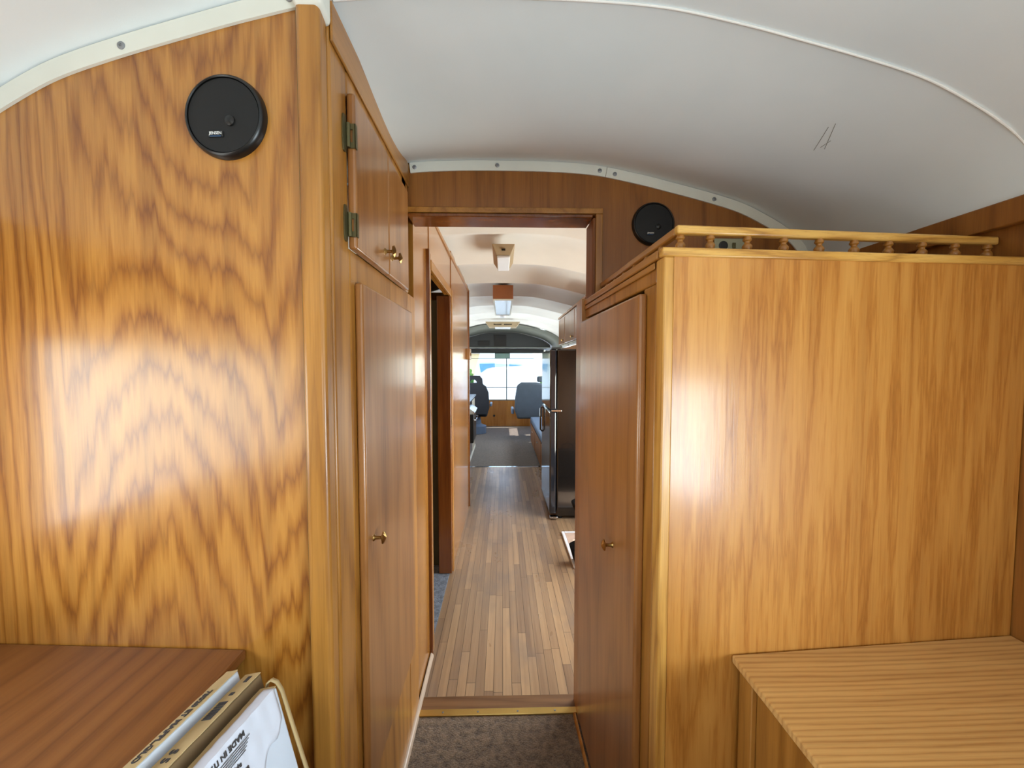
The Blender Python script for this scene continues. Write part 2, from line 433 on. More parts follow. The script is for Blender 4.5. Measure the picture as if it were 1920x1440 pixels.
side_wall('wall_right', 1, [(-1.28, -.12, .68, 1.34), (1.80, 3.36, .45, 1.375), (5.2, 6.5, 1.0, 1.58), (6.7, 8.3, 1.0, 1.58)], 'oak_dark')
# back wall with its window, behind the camera
bm = new_bm(); box(bm, -1.235, -.6, -2.25, -2.2, 0, 2.2); box(bm, .6, 1.235, -2.25, -2.2, 0, 2.2)
box(bm, -.6, .6, -2.25, -2.2, 0, 1.15); box(bm, -.6, .6, -2.25, -2.2, 1.75, 2.2)
struct('wall_back', bm, 'cream')
# wood board where the ceiling meets the right-hand wall
struct('trim_5', bx(XW-.022, XW-.001, -2.2, 1.498, 1.722, 1.782), 'oak_dark', bevel=.003)

# ------------------------------------------------------------------ left closet (end panel faces the camera)
XL = -.345
cl = thing('closet', 'tall golden plywood closet left of the hall, double doors above one long door', 'closet', (-.74, 1.15, 0))
bm = new_bm()
xs = [-1.182+(-.392+1.182)*i/24 for i in range(25)]
poly = [(x, yl(x), cz(x)-.006) for x in xs]
poly = [(-1.182, yl(-1.182), .004)]+poly+[(-.392, yl(-.392), .004)]
prism(bm, poly, (0, .018, 0))
obj('end_panel', bm, 'panel_left', cl)
obj('corner_post', bx(-.393, -.3475, .797, .8365, .004, 2.118), 'oak', cl, bevel=.009, seg=4)
obj('caulk_line', bx(-.3975, -.3935, .812, .8295, .81, 2.09), 'hinge', cl)
# face frame along the hall
bm = new_bm()
box(bm, XL-.018, XL, .8375, .923, .004, 2.118)                # near stile
box(bm, XL-.018, XL, .923, .962, .004, 1.60)
box(bm, XL-.018, XL, .925, 1.47, 1.59, 1.665)                 # rail between doors
box(bm, XL-.018, XL, .925, 1.47, 1.995, 2.118)
box(bm, XL-.018, XL, 1.455, 1.60, .004, 1.665)
box(bm, XL-.018, XL, 1.408, 1.499, 1.665, 2.118)
box(bm, XL-.018, XL, .925, 1.455, .004, .36)
box(bm, XL-.6, XL-.2, .925, 1.455, .3, .36)
obj('face_frame', bm, 'oak', cl, bevel=.006, seg=3)
obj('cornice', bx(XL+.0005, XL+.0065, .838, 1.498, 2.048, 2.126), 'oak_y', cl, bevel=.002)
XD = XL+.02
def knob(parent, x, y, z, sgn=1):
    prof = [(.009, 0), (.0075, .002), (.0045, .005), (.004, .017), (.006, .020), (.0145, .0225), (.0155, .0250), (.012, .0275), (.006, .0300), (.003, .0315)]
    bm = new_bm(); lathe(bm, [(r, h*sgn) for r, h in prof], 'X', 32, flute=.07)
    return obj('knob', bm, 'brass', parent, loc=(x, y, z), smooth=True)
def door_l(name, y0, y1, z0, z1):
    return obj(name, bx(XL+.0008, XD, y0, y1, z0, z1), 'oak_door', cl, bevel=.006, seg=3)
d1 = door_l('door', .917, 1.175, 1.66, 2.000)
d2 = door_l('door', 1.178, 1.418, 1.66, 2.000)
d3 = door_l('door', .948, 1.46, .345, 1.592)
knob(d1, XD, 1.135, 1.716); knob(d2, XD, 1.205, 1.716); knob(d3, XD, 1.000, .965)
for z in (1.905, 1.712):
    bm = new_bm()                                              # oval leaf on the frame
    ov = []
    for i in range(20):
        a = 2*math.pi*i/20; c_, s_ = math.cos(a), math.sin(a)
        ov.append((XL+.0004, .902+.010*math.copysign(abs(c_)**.5, c_), z+.040*math.copysign(abs(s_)**.8, s_)))
    prism(bm, ov, (.003, 0, 0))
    tube(bm, [(XL+.007, .9115, z-.026), (XL+.007, .9115, z+.026)], .0045, 10)
    # wrap-around leaf on the door edge, with its open window
    for q in ((z-.026, z-.014), (z+.014, z+.026)): box(bm, XL+.004, XD+.002, .9135, .9168, q[0], q[1])
    box(bm, XL+.004, XL+.009, .9135, .9168, z-.014, z+.014); box(bm, XD-.004, XD+.002, .9135, .9168, z-.014, z+.014)
    box(bm, XD+.0004, XD+.0025, .9135, .924, z-.026, z+.026)
    obj('hinge', bm, 'hinge', d1, smooth=False)
    tag(bpy.data.objects[C.objects[-1].name])

# smooth hall-side wall from the closet on, with the bathroom door opening
bm = new_bm()
box(bm, -.375, -.350, 1.602, 1.93, .004, 2.12)
struct('wall_hall', bm, 'hall_wood')
struct('wall_hall', bx(-.375, -.347, 1.93, 2.72, 1.855, 2.12), 'hall_wood')
bm = new_bm(); plan(bm, (-.343, 2.72), (-.333, 3.93), 0, 2.165, .03)
struct('wall_hall', bm, 'hall_wood')
struct('wall_bath', bx(-1.15, -.36, 3.90, 3.93, 0, 2.10), 'hall_wood')
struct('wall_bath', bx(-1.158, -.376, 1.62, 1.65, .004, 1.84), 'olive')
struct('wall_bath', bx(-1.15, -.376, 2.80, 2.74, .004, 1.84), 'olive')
struct('floor', bx(-1.15, -.356, 1.66, 2.80, 0, .008), 'carpet_blue')
# end strip, jamb and lintel of that opening
struct('trim_6', bx(-.352, -.335, 1.868, 1.884, 0, 1.935), 'oak_red', bevel=.002)
struct('trim_7', bx(-.3495, -.338, 1.884, 1.925, 0, 1.925), 'oak', bevel=.003)
dr = struct('door_1', bx(-.425, -.338, 2.62, 2.665, .01, 1.85), 'oak_red', bevel=.003)
obj('latch_plate', bx(-.3385, -.3365, 2.630, 2.655, 1.0, 1.06), 'brass', dr)
struct('trim_8', bx(-.352, -.333, 2.667, 2.72, 0, 1.90), 'oak', bevel=.003)
struct('trim_9', bx(-.352, -.335, 1.925, 2.667, 1.852, 1.90), 'oak_y', bevel=.003)
# pale moulding at ceiling and end of the hall wall
b = new_bm(); plan(b, (-.349, 1.602), (-.326, 3.93), 2.118, 2.138, .012); struct('trim_10', b, 'oak_y')
struct('trim_11', bx(-.345, -.322, 3.925, 3.95, 0, 2.13), 'oak_red', bevel=.003)
# quarter-round at the foot of the closet side
def quarter(p0, p1, r, s):
    bm = new_bm(); p0 = Vector((*p0, .004)); p1 = Vector((*p1, .004)); d = p1-p0
    n = Vector((-d.y, d.x, 0)).normalized()*s
    prof = [p0]+[p0+n*r*math.cos(a)+Vector((0, 0, r*1.2*math.sin(a))) for a in [math.pi/2*i/6 for i in range(7)]]
    prism(bm, prof, d); return bm
struct('baseboard_left', quarter((XL, .84), (XL, 1.868), .014, -1), 'base_pale', smooth=True)

# small wooden block on the far end of the hall wall
t = thing('thermostat', 'small square wooden block fixed on the far end of the left hall wall', 'wall box', (-.334, 3.78, 1.46))
obj('case', bx(-.3345, -.300, 3.70, 3.88, 1.455, 1.555), 'oak', t, bevel=.004)
obj('dial', lathe(new_bm(), [(.018, 0), (.018, .004), (.012, .008)], 'X', 16), 'brass', t, loc=(-.300, 3.79, 1.505))

# ------------------------------------------------------------------ partition with the doorway
bm = new_bm()
xs = [XL+(1.182-XL)*i/40 for i in range(41)]
poly = [(x, 1.50, cz(x)-.002) for x in xs]
poly = [(XL, 1.50, 1.955)]+poly+[(1.182, 1.50, .004), (.345, 1.50, .004), (0.345, 1.50, 1.955)]
prism(bm, poly, (0, .098, 0))
struct('wall_partition', bm, 'oak_dark')
struct('trim_12', bx(XL, .3705, 1.490, 1.4995, 1.957, 1.977), 'oak_y', bevel=.002)
struct('trim_13', bx(.345, .3705, 1.490, 1.4995, 1.648, 1.9565), 'oak', bevel=.002)
struct('trim_14', bx(XL+.001, .333, 1.4895, 1.604, 1.942, 1.9545), 'oak_red', bevel=.003)
struct('trim_15', bx(.3332, .3445, 1.4895, 1.604, 1.648, 1.9415), 'jamb', bevel=.003)

def arch_strip(name, x0, x1, yf, th, h, n=40, step=0):
    bm = new_bm(); xs = [x0+(x1-x0)*i/n for i in range(n+1)]
    top = []; bot = []
    for i, x in enumerate(xs):
        # normal-offset lower edge
        dz = (cz(x+.02)-cz(x-.02))/.04; L = math.hypot(1, dz)
        top.append((x, cz(x)-.004)); bot.append((x+dz*h/L*(1 if True else 0), cz(x)-.004-h/L))
    fr = []
    for k, yy in ((0, 0), (1, th)):
        fr.append(([bm.verts.new((x, yf(x)-.0005-yy, z)) for x, z in top], [bm.verts.new((x, yf(x)-.0005-yy, z)) for x, z in bot]))
    (t0, b0), (t1, b1) = fr
    for i in range(n):
        bm.faces.new((t0[i], t0[i+1], b0[i+1], b0[i])); bm.faces.new((t1[i], t1[i+1], b1[i+1], b1[i]))
        bm.faces.new((t0[i], t0[i+1], t1[i+1], t1[i])); bm.faces.new((b0[i], b0[i+1], b1[i+1], b1[i]))
    for i in (0, n): bm.faces.new((t0[i], b0[i], b1[i], t1[i]))
    return struct(name, bm, 'white_trim', smooth=True)
def screw(parent, x, y, z, r=.0075):
    bm = new_bm(); lathe(bm, [(r, 0), (r, -.0015), (r*.75, -.003), (r*.35, -.0032), (r*.3, -.0018)], 'Y', 20)
    box(bm, -r*.6, r*.6, -.0034, -.003, -.0006, .0006)
    return obj('screw', bm, 'screw', parent, loc=(x, y, z), smooth=True)
st = arch_strip('trim_16', -1.16, -.395, yl, .006, .036)
screw(st, -.745, yl(-.745)-.0065, cz(-.745)-.024); screw(st, -.408, yl(-.408)-.0065, cz(-.408)-.022)
# moulded cap over the post's head
bm = new_bm(); box(bm, -.396, -.3395, .790, .840, 2.082, 2.133)
for v in bm.verts:
    if v.co.z < 2.1 and v.co.y > .8: v.co.z -= .012
obj('cap', bm, 'white_trim', st, bevel=.010, seg=4)
st = arch_strip('trim_17', -.337, .3845, lambda x: 1.4995, .005, .036)
for x in (-.318, -.018, .358): screw(st, x, 1.494, cz(x)-.022)
st = arch_strip('trim_18', .386, 1.15, lambda x: 1.4995, .005, .036)
for x in (.414, .785): screw(st, x, 1.494, cz(x)-.024)

# ------------------------------------------------------------------ speakers
def speaker(loc, rz, r, label):
    t = thing('wall_speaker', label, 'speaker', loc, (0, 0, rz), 'round black wall speakers')
    obj('rim', lathe(new_bm(), [(r, 0), (r, -.004), (r*.985, -.010), (r*.955, -.0145), (r*.92, -.016), (r*.90, -.0145), (r*.90, -.008)], 'Y', 64), 'black', t, local=True, smooth=True)
    bm = new_bm(); lathe(bm, [(r*.90, -.0085), (r*.88, -.013), (r*.6, -.0150), (r*.45, -.0155), (r*.3, -.0160), (r*.1, -.0163)], 'Y', 64)
    obj('grille', bm, 'black_mesh', t, local=True, smooth=True)
    obj('tweeter', lathe(new_bm(), [(r*.13, -.0158), (r*.12, -.0185), (r*.07, -.021), (r*.02, -.0216)], 'Y', 24, (r*.19, 0, -r*.16)), 'black', t, local=True, smooth=True)
    bd = obj('badge', bx(-r*.36, r*.02, -.0172, -.0150, -r*.54, -r*.40), 'black', t, local=True, bevel=.001)
    x = text_bm('JENSEN', r*.095, .0003, bold=.0001)
    bmesh.ops.rotate(x, verts=x.verts, cent=(0, 0, 0), matrix=Matrix.Rotation(math.pi/2, 3, 'X'))
    bmesh.ops.translate(x, verts=x.verts, vec=(-r*.17, -.0178, -r*.455))
    obj('lettering', x, 'white_ink', bd, local=True)
    obj('underline', bx(-r*.31, -r*.04, -.0176, -.0170, -r*.535, -r*.51), 'navy_ink', bd, local=True)
speaker((-.540, yl(-.54)-.0003, 1.885), math.atan(-.057), .0795, 'large round black speaker high on the big left closet end panel')
speaker((.559, 1.4992, 1.922), 0, .079, 'round black speaker above the low closet, right of the doorway')

# outlet plate seen through the gallery rail
t = thing('outlet_plate', 'pale green-grey outlet plate on the dark partition behind the gallery rail', 'outlet', (.847, 1.4995, 1.79))
obj('plate', bx(.79, .905, 1.492, 1.4992, 1.79, 1.872), 'plate', t, bevel=.003)
obj('socket', lathe(new_bm(), [(.017, 0), (.017, -.002), (.014, -.003)], 'Y', 24), 'dark_console', t, loc=(.822, 1.4918, 1.845))
obj('switch', bx(-.006, .006, -.004, 0, -.010, .010), 'hinge', t, loc=(.862, 1.4918, 1.845), bevel=.001)

# ------------------------------------------------------------------ right closet with gallery rail
cr = thing('closet', 'lower plywood closet right of the hall with a spindle rail along its top', 'closet', (.74, 1.17, 0))
P0 = (.332, yr(.332)); P1 = (1.182, yr(1.182))
ZT = 1.641
obj('end_panel', pl((.352, yr(.352)), P1, .004, ZT-.019, .018), 'panel_right', cr)
bm = new_bm(); plan(bm, (.330, yr(.330)-.002), (.352, yr(.352)-.002), .004, ZT-.019, .036)
obj('corner_post', bm, 'oak_pale', cr, bevel=.003)
obj('edging', pl((.326, yr(.326)-.004), (1.182, yr(1.182)-.004), ZT-.019, ZT, .020), 'oak_x', cr, bevel=.003)
# side frame, leaning a touch inwards towards the doorway
def xs_(y): return .330-.030*(y-.82)
bm = new_bm()
plan(bm, (xs_(.856), .857), (xs_(1.488), 1.488), 1.575, ZT-.020, -.018)
plan(bm, (xs_(.857), .857), (xs_(.925), .925), .004, 1.575, -.018)
plan(bm, (xs_(1.47), 1.47), (xs_(1.488), 1.488), .004, 1.575, -.018)
plan(bm, (xs_(.925), .925), (xs_(1.47), 1.47), .004, .05, -.018)
obj('face_frame', bm, 'oak', cr, bevel=.004)
obj('side_edging', pl((xs_(.842)-.006, .842), (xs_(1.488)-.006, 1.488), ZT-.019, ZT, -.026), 'oak_y', cr, bevel=.003)
obj('moulding', pl((xs_(.858)-.005, .858), (xs_(1.488)-.005, 1.488), ZT-.036, ZT-.022, -.004), 'oak_y', cr, bevel=.002)
bm = new_bm(); prism(bm, [(.348, .846, ZT-.014), (1.18, .905, ZT-.014), (1.18, 1.488, ZT-.014), (.335, 1.488, ZT-.014)], (0, 0, .013))
obj('top_board', bm, 'oak_dark', cr)
dd = obj('door', pl((.308, .902), (.289, 1.485), .045, 1.562, -.020), 'oak_door', cr, bevel=.007, seg=3)
knob(dd, .303, 1.075, .905, -1)
# gallery rail
gr_ = obj('gallery_rail', pl((.380, .872), (1.178, .872+.798*.078), ZT+.045, ZT+.064, .018), 'oak_x', cr, bevel=.004)
gs_ = obj('gallery_rail', pl((.380, .892), (.362, 1.488), ZT+.045, ZT+.064, -.018), 'oak_y', cr, bevel=.004)
bprof = [(.0075, 0), (.0085, .003), (.006, .006), (.0068, .012), (.0100, .019), (.0105, .024), (.008, .028), (.0055, .031), (.0058, .034), (.0090, .037), (.0092, .040), (.0075, .0425), (.0075, .045)]
base = lathe(new_bm(), bprof, 'Z', 20)
bo = obj('baluster', base, 'oak', gr_, loc=(.392, .886, ZT), smooth=True)
tmpl = bo
for i in range(9):
    x = .459+.0872*i
    if x > 1.17: break
    o = tmpl.copy(); C.objects.link(o); place(o, gr_, (x, .8805+(x-.38)*.078, ZT))
for i in range(1, 7):
    y = .886+.0885*i
    o = tmpl.copy(); C.objects.link(o); place(o, gs_, (.389-.018*(y-.892)/.6, y, ZT))
struct('baseboard_right', quarter((.3085, .86), (.290, 1.53), .010, 1), 'oak', smooth=True)
# small filler wall between the closet and threshold
struct('trim_19', bx(.296, .3445, 1.4895, 1.604, .004, 1.647), 'oak', bevel=.002)

# ------------------------------------------------------------------ desks
dl = thing('desk', 'reddish brown desk top with plain edge against the left closet panel', 'desk', (-.85, 0, 0))
bm = new_bm(); prism(bm, [(-1.182, -2.0, .786), (-.538, -2.0, .786), (-.538, yl(-.538)-.0015, .786), (-1.182, yl(-1.182)-.0015, .786)], (0, 0, .020))
obj('top', bm, 'desk_left', dl, bevel=.003)
bm = new_bm(); box(bm, -1.15, -.56, -1.98, .80, .004, .785); obj('base', bm, 'oak', dl)
drt = thing('desk', 'pale straight-grained oak desk top against the right closet panel', 'desk', (.83, 0, 0))
bm = new_bm(); prism(bm, [(.497, -.10, .756), (.497, yr(.497)-.0035, .756), (1.182, yr(1.182)-.0015, .756), (1.182, -.10, .756)], (0, 0, .017))
obj('top', bm, 'desk_right', drt, bevel=.003)
bm = new_bm(); box(bm, .523, 1.15, -.05, .822, .004, .755); obj('base', bm, 'oak', drt)
obj('stile', bx(.511, .5225, .778, .822, .004, .755), 'oak', drt, bevel=.002)

# ------------------------------------------------------------------ flat cardboard boxes leaning on the left desk
TILT = math.radians(-15); YAW = math.radians(-8)
def flat_box(label, k, th, h, y1, cap, side):
    """flat carton on its long edge, bottom on the floor, top leaning left; local X thickness, Y length, Z up"""
    loc = Vector((-.307, .30, .014))+Vector((math.cos(YAW), math.sin(YAW), 0))*k/math.cos(TILT)
    t = thing('cardboard_box', label, 'box', loc, (0, TILT, YAW), 'flat boxes leaning on the desk')
    bm = new_bm(); box(bm, 0, th, -.03, y1, .012, h)
    o = obj('carton', bm, side, t, local=True, bevel=.003)
    bm = new_bm(); rr = random.Random(int(k*1000)+3); n_ = 40
    g = []
    for i in range(n_+1):
        y = -.029+(y1-.001+.029)*i/n_
        g.append([bm.verts.new((x, y, h+.0012+rr.uniform(0, .0008))) for x in (.0005-rr.uniform(0, .0008), th*.5, th-.0005+rr.uniform(0, .0012))])
    for p, q in zip(g, g[1:]):
        for j in range(2): bm.faces.new((p[j], p[j+1], q[j+1], q[j]))
    c_ = obj('top_flap', bm, cap, t, local=True)
    m = c_.modifiers.new('s', 'SOLIDIFY'); m.thickness = .0014; m.offset = -1
    return t, o, c_
def top_text(body, size, parent, x, y, z, mat='ink', bold=.0004):
    bm = text_bm(body, size, .0003, bold=bold)
    bmesh.ops.rotate(bm, verts=bm.verts, cent=(0, 0, 0), matrix=Matrix.Rotation(math.radians(-90), 3, 'Z'))
    bmesh.ops.translate(bm, verts=bm.verts, vec=(x, y, z))
    return obj('lettering', bm, mat, parent, local=True)
b1, o1, f1 = flat_box('thin kraft carton with a white side and grey print, nearest the desk edge', 0, .022, .879, .360, 'kraft', 'white_card')
top_text('78020 ET MAPPL.GLO', .0130, f1, .010, .255, .8813)
top_text('ITALIA 20', .010, f1, .012, .14, .8813)
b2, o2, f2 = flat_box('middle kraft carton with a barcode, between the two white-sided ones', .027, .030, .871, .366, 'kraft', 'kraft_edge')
bm = new_bm(); yy = .272
while yy < .305:
    wd = random.choice((.0012, .002, .003)); box(bm, .006, .022, yy, yy+wd, .8728, .8734); yy += wd+random.choice((.001, .0016))
obj('barcode', bm, 'ink', f2, local=True)
bm = new_bm(); box(bm, .010, .018, .318, .324, .8728, .8734); box(bm, .013, .020, .345, .358, .8728, .8734)
obj('printed_mark', bm, 'ink', f2, local=True)
top_text('S 5', .017, f2, .013, .215, .8733)
b3, o3, f3 = flat_box('wide white box with a torn paper label and open kraft flap, furthest from the desk', .063, .030, .861, .352, 'kraft', 'white_card')
# torn paper label folded over the top edge and down the side
bm = new_bm(); NX = 60
def lab(u, v):
    y = -.02+.365*u; cr = .0011*math.sin(31*u+9*v)+.0008*math.sin(57*u-13*v)
    if v < .16: return (.012+.0185*v/.16, y, .8638+abs(cr)*.5)
    return (.0308+abs(cr), y, .8635-(v-.16)/.84*.16)
g = []
for i in range(NX+1):
    u = i/NX
    lim = (1-.55*max(0, (u-.62)/.38))*(1-.10*max(0, math.sin(u*23)))+.02*math.sin(u*61)
    g.append([bm.verts.new(lab(u, min(j/5*.16, lim) if j < 5 else .16+(lim-.16)*(j-5)/10)) for j in range(16)])
for a_, b_ in zip(g, g[1:]):
    for j in range(15): bm.faces.new((a_[j], a_[j+1], b_[j+1], b_[j]))
lb_ = obj('paper_label', bm, 'paper', b3, local=True, smooth=True)
m = lb_.modifiers.new('s', 'SOLIDIFY'); m.thickness = .0006
def side_text(body, size, z, y, parent, bold=.0002):
    bm = text_bm(body, size, .0003, bold=bold)
    bmesh.ops.rotate(bm, verts=bm.verts, cent=(0, 0, 0), matrix=Matrix(((0, 0, 1), (-1, 0, 0), (0, -1, 0))))
    bmesh.ops.translate(bm, verts=bm.verts, vec=(.0331, y, z))
    return obj('lettering', bm, 'ink', parent, local=True)
side_text('MADE IN ITALY', .0108, .852, .238, lb_, .0003)
bm = new_bm()
for k in range(5): box(bm, .0331, .0335, .165+.004*k, .282-.003*k, .8425-.0034*k, .8435-.0034*k)
obj('fine_print', bm, 'ink', lb_, local=True)
side_text('appendice G', .0105, .818, .232, lb_); side_text('EN 14411', .0120, .803, .244, lb_, .0005)
# open kraft flap standing off the far side of the white box
bm = new_bm(); prev = None
prof = [(.002, .852), (.010, .868), (.020, .872), (.029, .866), (.034, .850), (.0365, .78), (.040, .70), (.045, .60), (.052, .50)]
for x, z in prof:
    cur = [bm.verts.new((x, y, z)) for y in (.3535, .3605)]
    if prev: bm.faces.new((prev[0], prev[1], cur[1], cur[0]))
    prev = cur
o = obj('open_flap', bm, 'kraft', b3, local=True, smooth=True)
m = o.modifiers.new('s', 'SOLIDIFY'); m.thickness = .0022

# ------------------------------------------------------------------ kitchen, right side
fr = thing('refrigerator', 'tall glossy black refrigerator at the far right of the hall', 'refrigerator', (.79, 3.9, 0))
obj('body', bx(.490, 1.12, 3.56, 4.30, .03, 1.545), 'fridge', fr, bevel=.012, seg=3)
fd1 = obj('door', bx(.425, .486, 3.565, 4.30, 1.0, 1.545), 'fridge_door', fr, bevel=.014, seg=3)
fd2 = obj('door', bx(.425, .486, 3.565, 4.30, .05, .985), 'fridge_door', fr, bevel=.014, seg=3)
obj('hinge', bx(.440, .530, 3.552, 3.564, .985, 1.000), 'chrome', fr, bevel=.002)
obj('hinge', bx(.430, .500, 3.545, 3.60, .012, .030), 'chrome', fr, bevel=.002)
obj('hinge', bx(.440, .520, 3.560, 3.62, 1.546, 1.560), 'dark_console', fr, bevel=.002)
for z0, z1, p in ((.70, .965, fd2),):
    obj('handle', tube(new_bm(), [(.424, 4.22, z0), (.404, 4.22, z0+.02), (.404, 4.22, z1-.02), (.424, 4.22, z1)], .009), 'fridge_door', p, smooth=True)
for x, y in ((.53, 3.62), (1.06, 3.62), (.53, 4.24), (1.06, 4.24)):
    obj('foot', lathe(new_bm(), [(.02, .0), (.02, .032)], seg=12), 'rubber', fr, loc=(x, y, 0))

def upper(y0, y1, label):
    t = thing('wall_cupboard', label, 'cupboard', (.9, (y0+y1)/2, 1.65), group='cupboards over the kitchen')
    bm = new_bm(); prism(bm, [(.722, y0, 1.655), (1.10, y0, 1.655), (1.10, y0, 1.84), (.722, y0, 1.965)], (0, y1-y0, 0))
    obj('carcass', bm, 'oak', t)
    d = obj('door', bx(.702, .7215, y0+.006, y1-.006, 1.652, 1.955), 'oak_door', t, bevel=.004)
    k = knob(d, .702, y0+.06, 1.69, -1)
    return t
upper(3.35, 3.905, 'nearest brown wooden cupboard of the row over the fridge')
upper(3.915, 4.515, 'middle brown wooden cupboard of the row over the fridge')
upper(4.525, 5.00, 'furthest brown wooden cupboard of the row over the fridge')
struct('trim_20', bx(.695, .712, 3.35, 5.0, 1.966, 1.985), 'oak_y')
for y0, y1, lb in ((3.98, 4.48, 'nearer white strip light under the kitchen cupboards'), (4.53, 4.98, 'further white strip light under the kitchen cupboards')):
    t = thing('strip_light', lb, 'light', (.76, (y0+y1)/2, 1.65), group='strip lights under the cupboards')
    obj('housing', bx(.735, .80, y0, y1, 1.640, 1.6515), 'white_trim', t, bevel=.002)
    obj('tube', bx(.742, .793, y0+.01, y1-.01, 1.618, 1.6395), 'lens', t, bevel=.008, seg=3)
t = thing('television', 'black screen hung at an angle under the nearest kitchen cupboard', 'television', (.70, 3.30, 1.60))
obj('screen', bx(0, .03, -.16, .16, -.06, .13), 'black', t, loc=(.655, 3.27, 1.64), rot=(0, math.radians(18), 0), bevel=.006)
obj('bracket', bx(.69, .76, 3.30, 3.345, 1.66, 1.72), 'white_trim', t, bevel=.003)
struct('trim_21', bx(.66, 1.155, 3.45, 3.47, 1.555, 1.645), 'oak_red')
struct('wall_kitchen', bx(1.12, 1.159, 3.48, 5.1, 1.0, 1.83), 'cream')

# mat and black bag beyond the right closet
t = thing('floor_mat', 'pale speckled mat with a white bound edge on the hardwood floor, by the refrigerator', 'mat', (.75, 3.0, 0))
obj('pile', bx(.515, 1.08, 2.70, 3.25, .0008, .010), 'mat_pink', t, bevel=.003)
bm = new_bm(); box(bm, .490, .515, 2.675, 3.275, .0008, .014); box(bm, 1.08, 1.105, 2.675, 3.275, .0008, .014)
box(bm, .515, 1.08, 3.25, 3.275, .0008, .014); box(bm, .515, 1.08, 2.675, 2.70, .0008, .014)
obj('binding', bm, 'mat_edge', t, bevel=.004)
t = thing('backpack', 'black bag standing on the pale mat, mostly hidden by the right closet', 'bag', (.75, 2.95, .01))
prof = [(.505, .016), (.472, .13), (.565, .175), (.90, .175), (.90, .016)]
bm = new_bm(); prism(bm, [(x, 2.68, z) for x, z in prof], (0, .12, 0))
obj('lower_body', bm, 'black_cloth', t, bevel=.010)
prof = [(.570, .177), (.565, .26), (.530, .30), (.484, .44), (.535, .47), (.88, .47), (.90, .177)]
bm = new_bm(); prism(bm, [(x, 2.685, z) for x, z in prof], (0, .11, 0))
obj('top_flap', bm, 'black_cloth', t, bevel=.010)
obj('strap', tube(new_bm(), [(.66, 2.74, .465), (.66, 2.74, .52), (.72, 2.74, .54), (.78, 2.74, .52), (.78, 2.74, .465)], .008), 'black_cloth', t, smooth=True)

# ------------------------------------------------------------------ ceiling fittings along the centreline
def fixture(y0, y1, wt, wb, zt, zb, label, lens_w, sw=1, group='beige ceiling lights'):
    t = thing('ceiling_light', label, 'ceiling light', (.007, (y0+y1)/2, zb), group=group)
    xc = .007; e = .05
    bm = new_bm()
    q = [(xc-wt/2, y0, zt), (xc+wt/2, y0, zt), (xc+wt/2, y1, zt), (xc-wt/2, y1, zt)]
    r = [(xc-wb/2, y0+e, zb), (xc+wb/2, y0+e, zb), (xc+wb/2, y1-e, zb), (xc-wb/2, y1-e, zb)]
    a = [bm.verts.new(p) for p in q]; c = [bm.verts.new(p) for p in r]
    bm.faces.new(a[::-1]); bm.faces.new(c)
    for i in range(4): bm.faces.new((a[i], a[(i+1) % 4], c[(i+1) % 4], c[i]))
    obj('housing', bm, 'beige_plastic', t, bevel=.003)
    ln = obj('diffuser', bx(xc-lens_w/2, xc+lens_w/2, y0+e+.004, y1-e-.004, zb-.016, zb-.0004), 'lens', t, bevel=.005)
    for k in range(sw):
        x = xc+(k-(sw-1)/2)*.17
        hw = .011 if sw == 1 else .065
        # switches sit on the sloping near face
        zc = (zt+zb)/2; yc = y0+e/2
        obj('switch', bx(-hw, hw, -.005, .002, -.010, .010), 'black', t, loc=(x, yc-.001, zc), rot=(-math.atan2(e, zt-zb), 0, 0))
    return t
fixture(2.36, 2.80, .135, .085, 2.105, 2.055, 'beige trapezoid ceiling light with a bright lens, nearest in the hall', .078)
fixture(6.6, 6.95, .57, .45, 2.115, 2.035, 'wide beige ceiling light with two dark slots near the windshield', .26, 2)
t = thing('ceiling_vent', 'boxed brown wooden ceiling vent with glossy white-framed underside', 'vent', (.007, 4.4, 2.02))
bm = new_bm(); box(bm, -.090, .104, 3.86, 3.875, 2.035, 2.165); box(bm, -.090, .104, 5.025, 5.04, 2.035, 2.165)
box(bm, -.090, -.078, 3.875, 5.025, 2.035, 2.165); box(bm, .092, .104, 3.875, 5.025, 2.035, 2.165)
obj('box_side', bm, 'brown_box', t)
bm = new_bm(); box(bm, -.090, -.074, 3.86, 5.04, 2.022, 2.0345); box(bm, .088, .104, 3.86, 5.04, 2.022, 2.0345)
box(bm, -.074, .088, 3.86, 3.885, 2.022, 2.0345); box(bm, -.074, .088, 5.015, 5.04, 2.022, 2.0345)
obj('frame', bm, 'white_trim', t, bevel=.002)
obj('panel', bx(-.074, .088, 3.885, 5.015, 2.026, 2.032), 'mirror', t)
t = thing('dome_light', 'small round white dome light between the vent and the wide light', 'ceiling light', (.0, 5.6, 2.075))
obj('ring', lathe(new_bm(), [(.062, .08), (.062, .035), (.056, .028)], seg=24), 'chrome', t, local=True, smooth=True)
obj('dome', lathe(new_bm(), [(.054, .030), (.052, .010), (.040, -.008), (.02, -.016), (.002, -.018)], seg=24), 'lens', t, local=True, smooth=True)

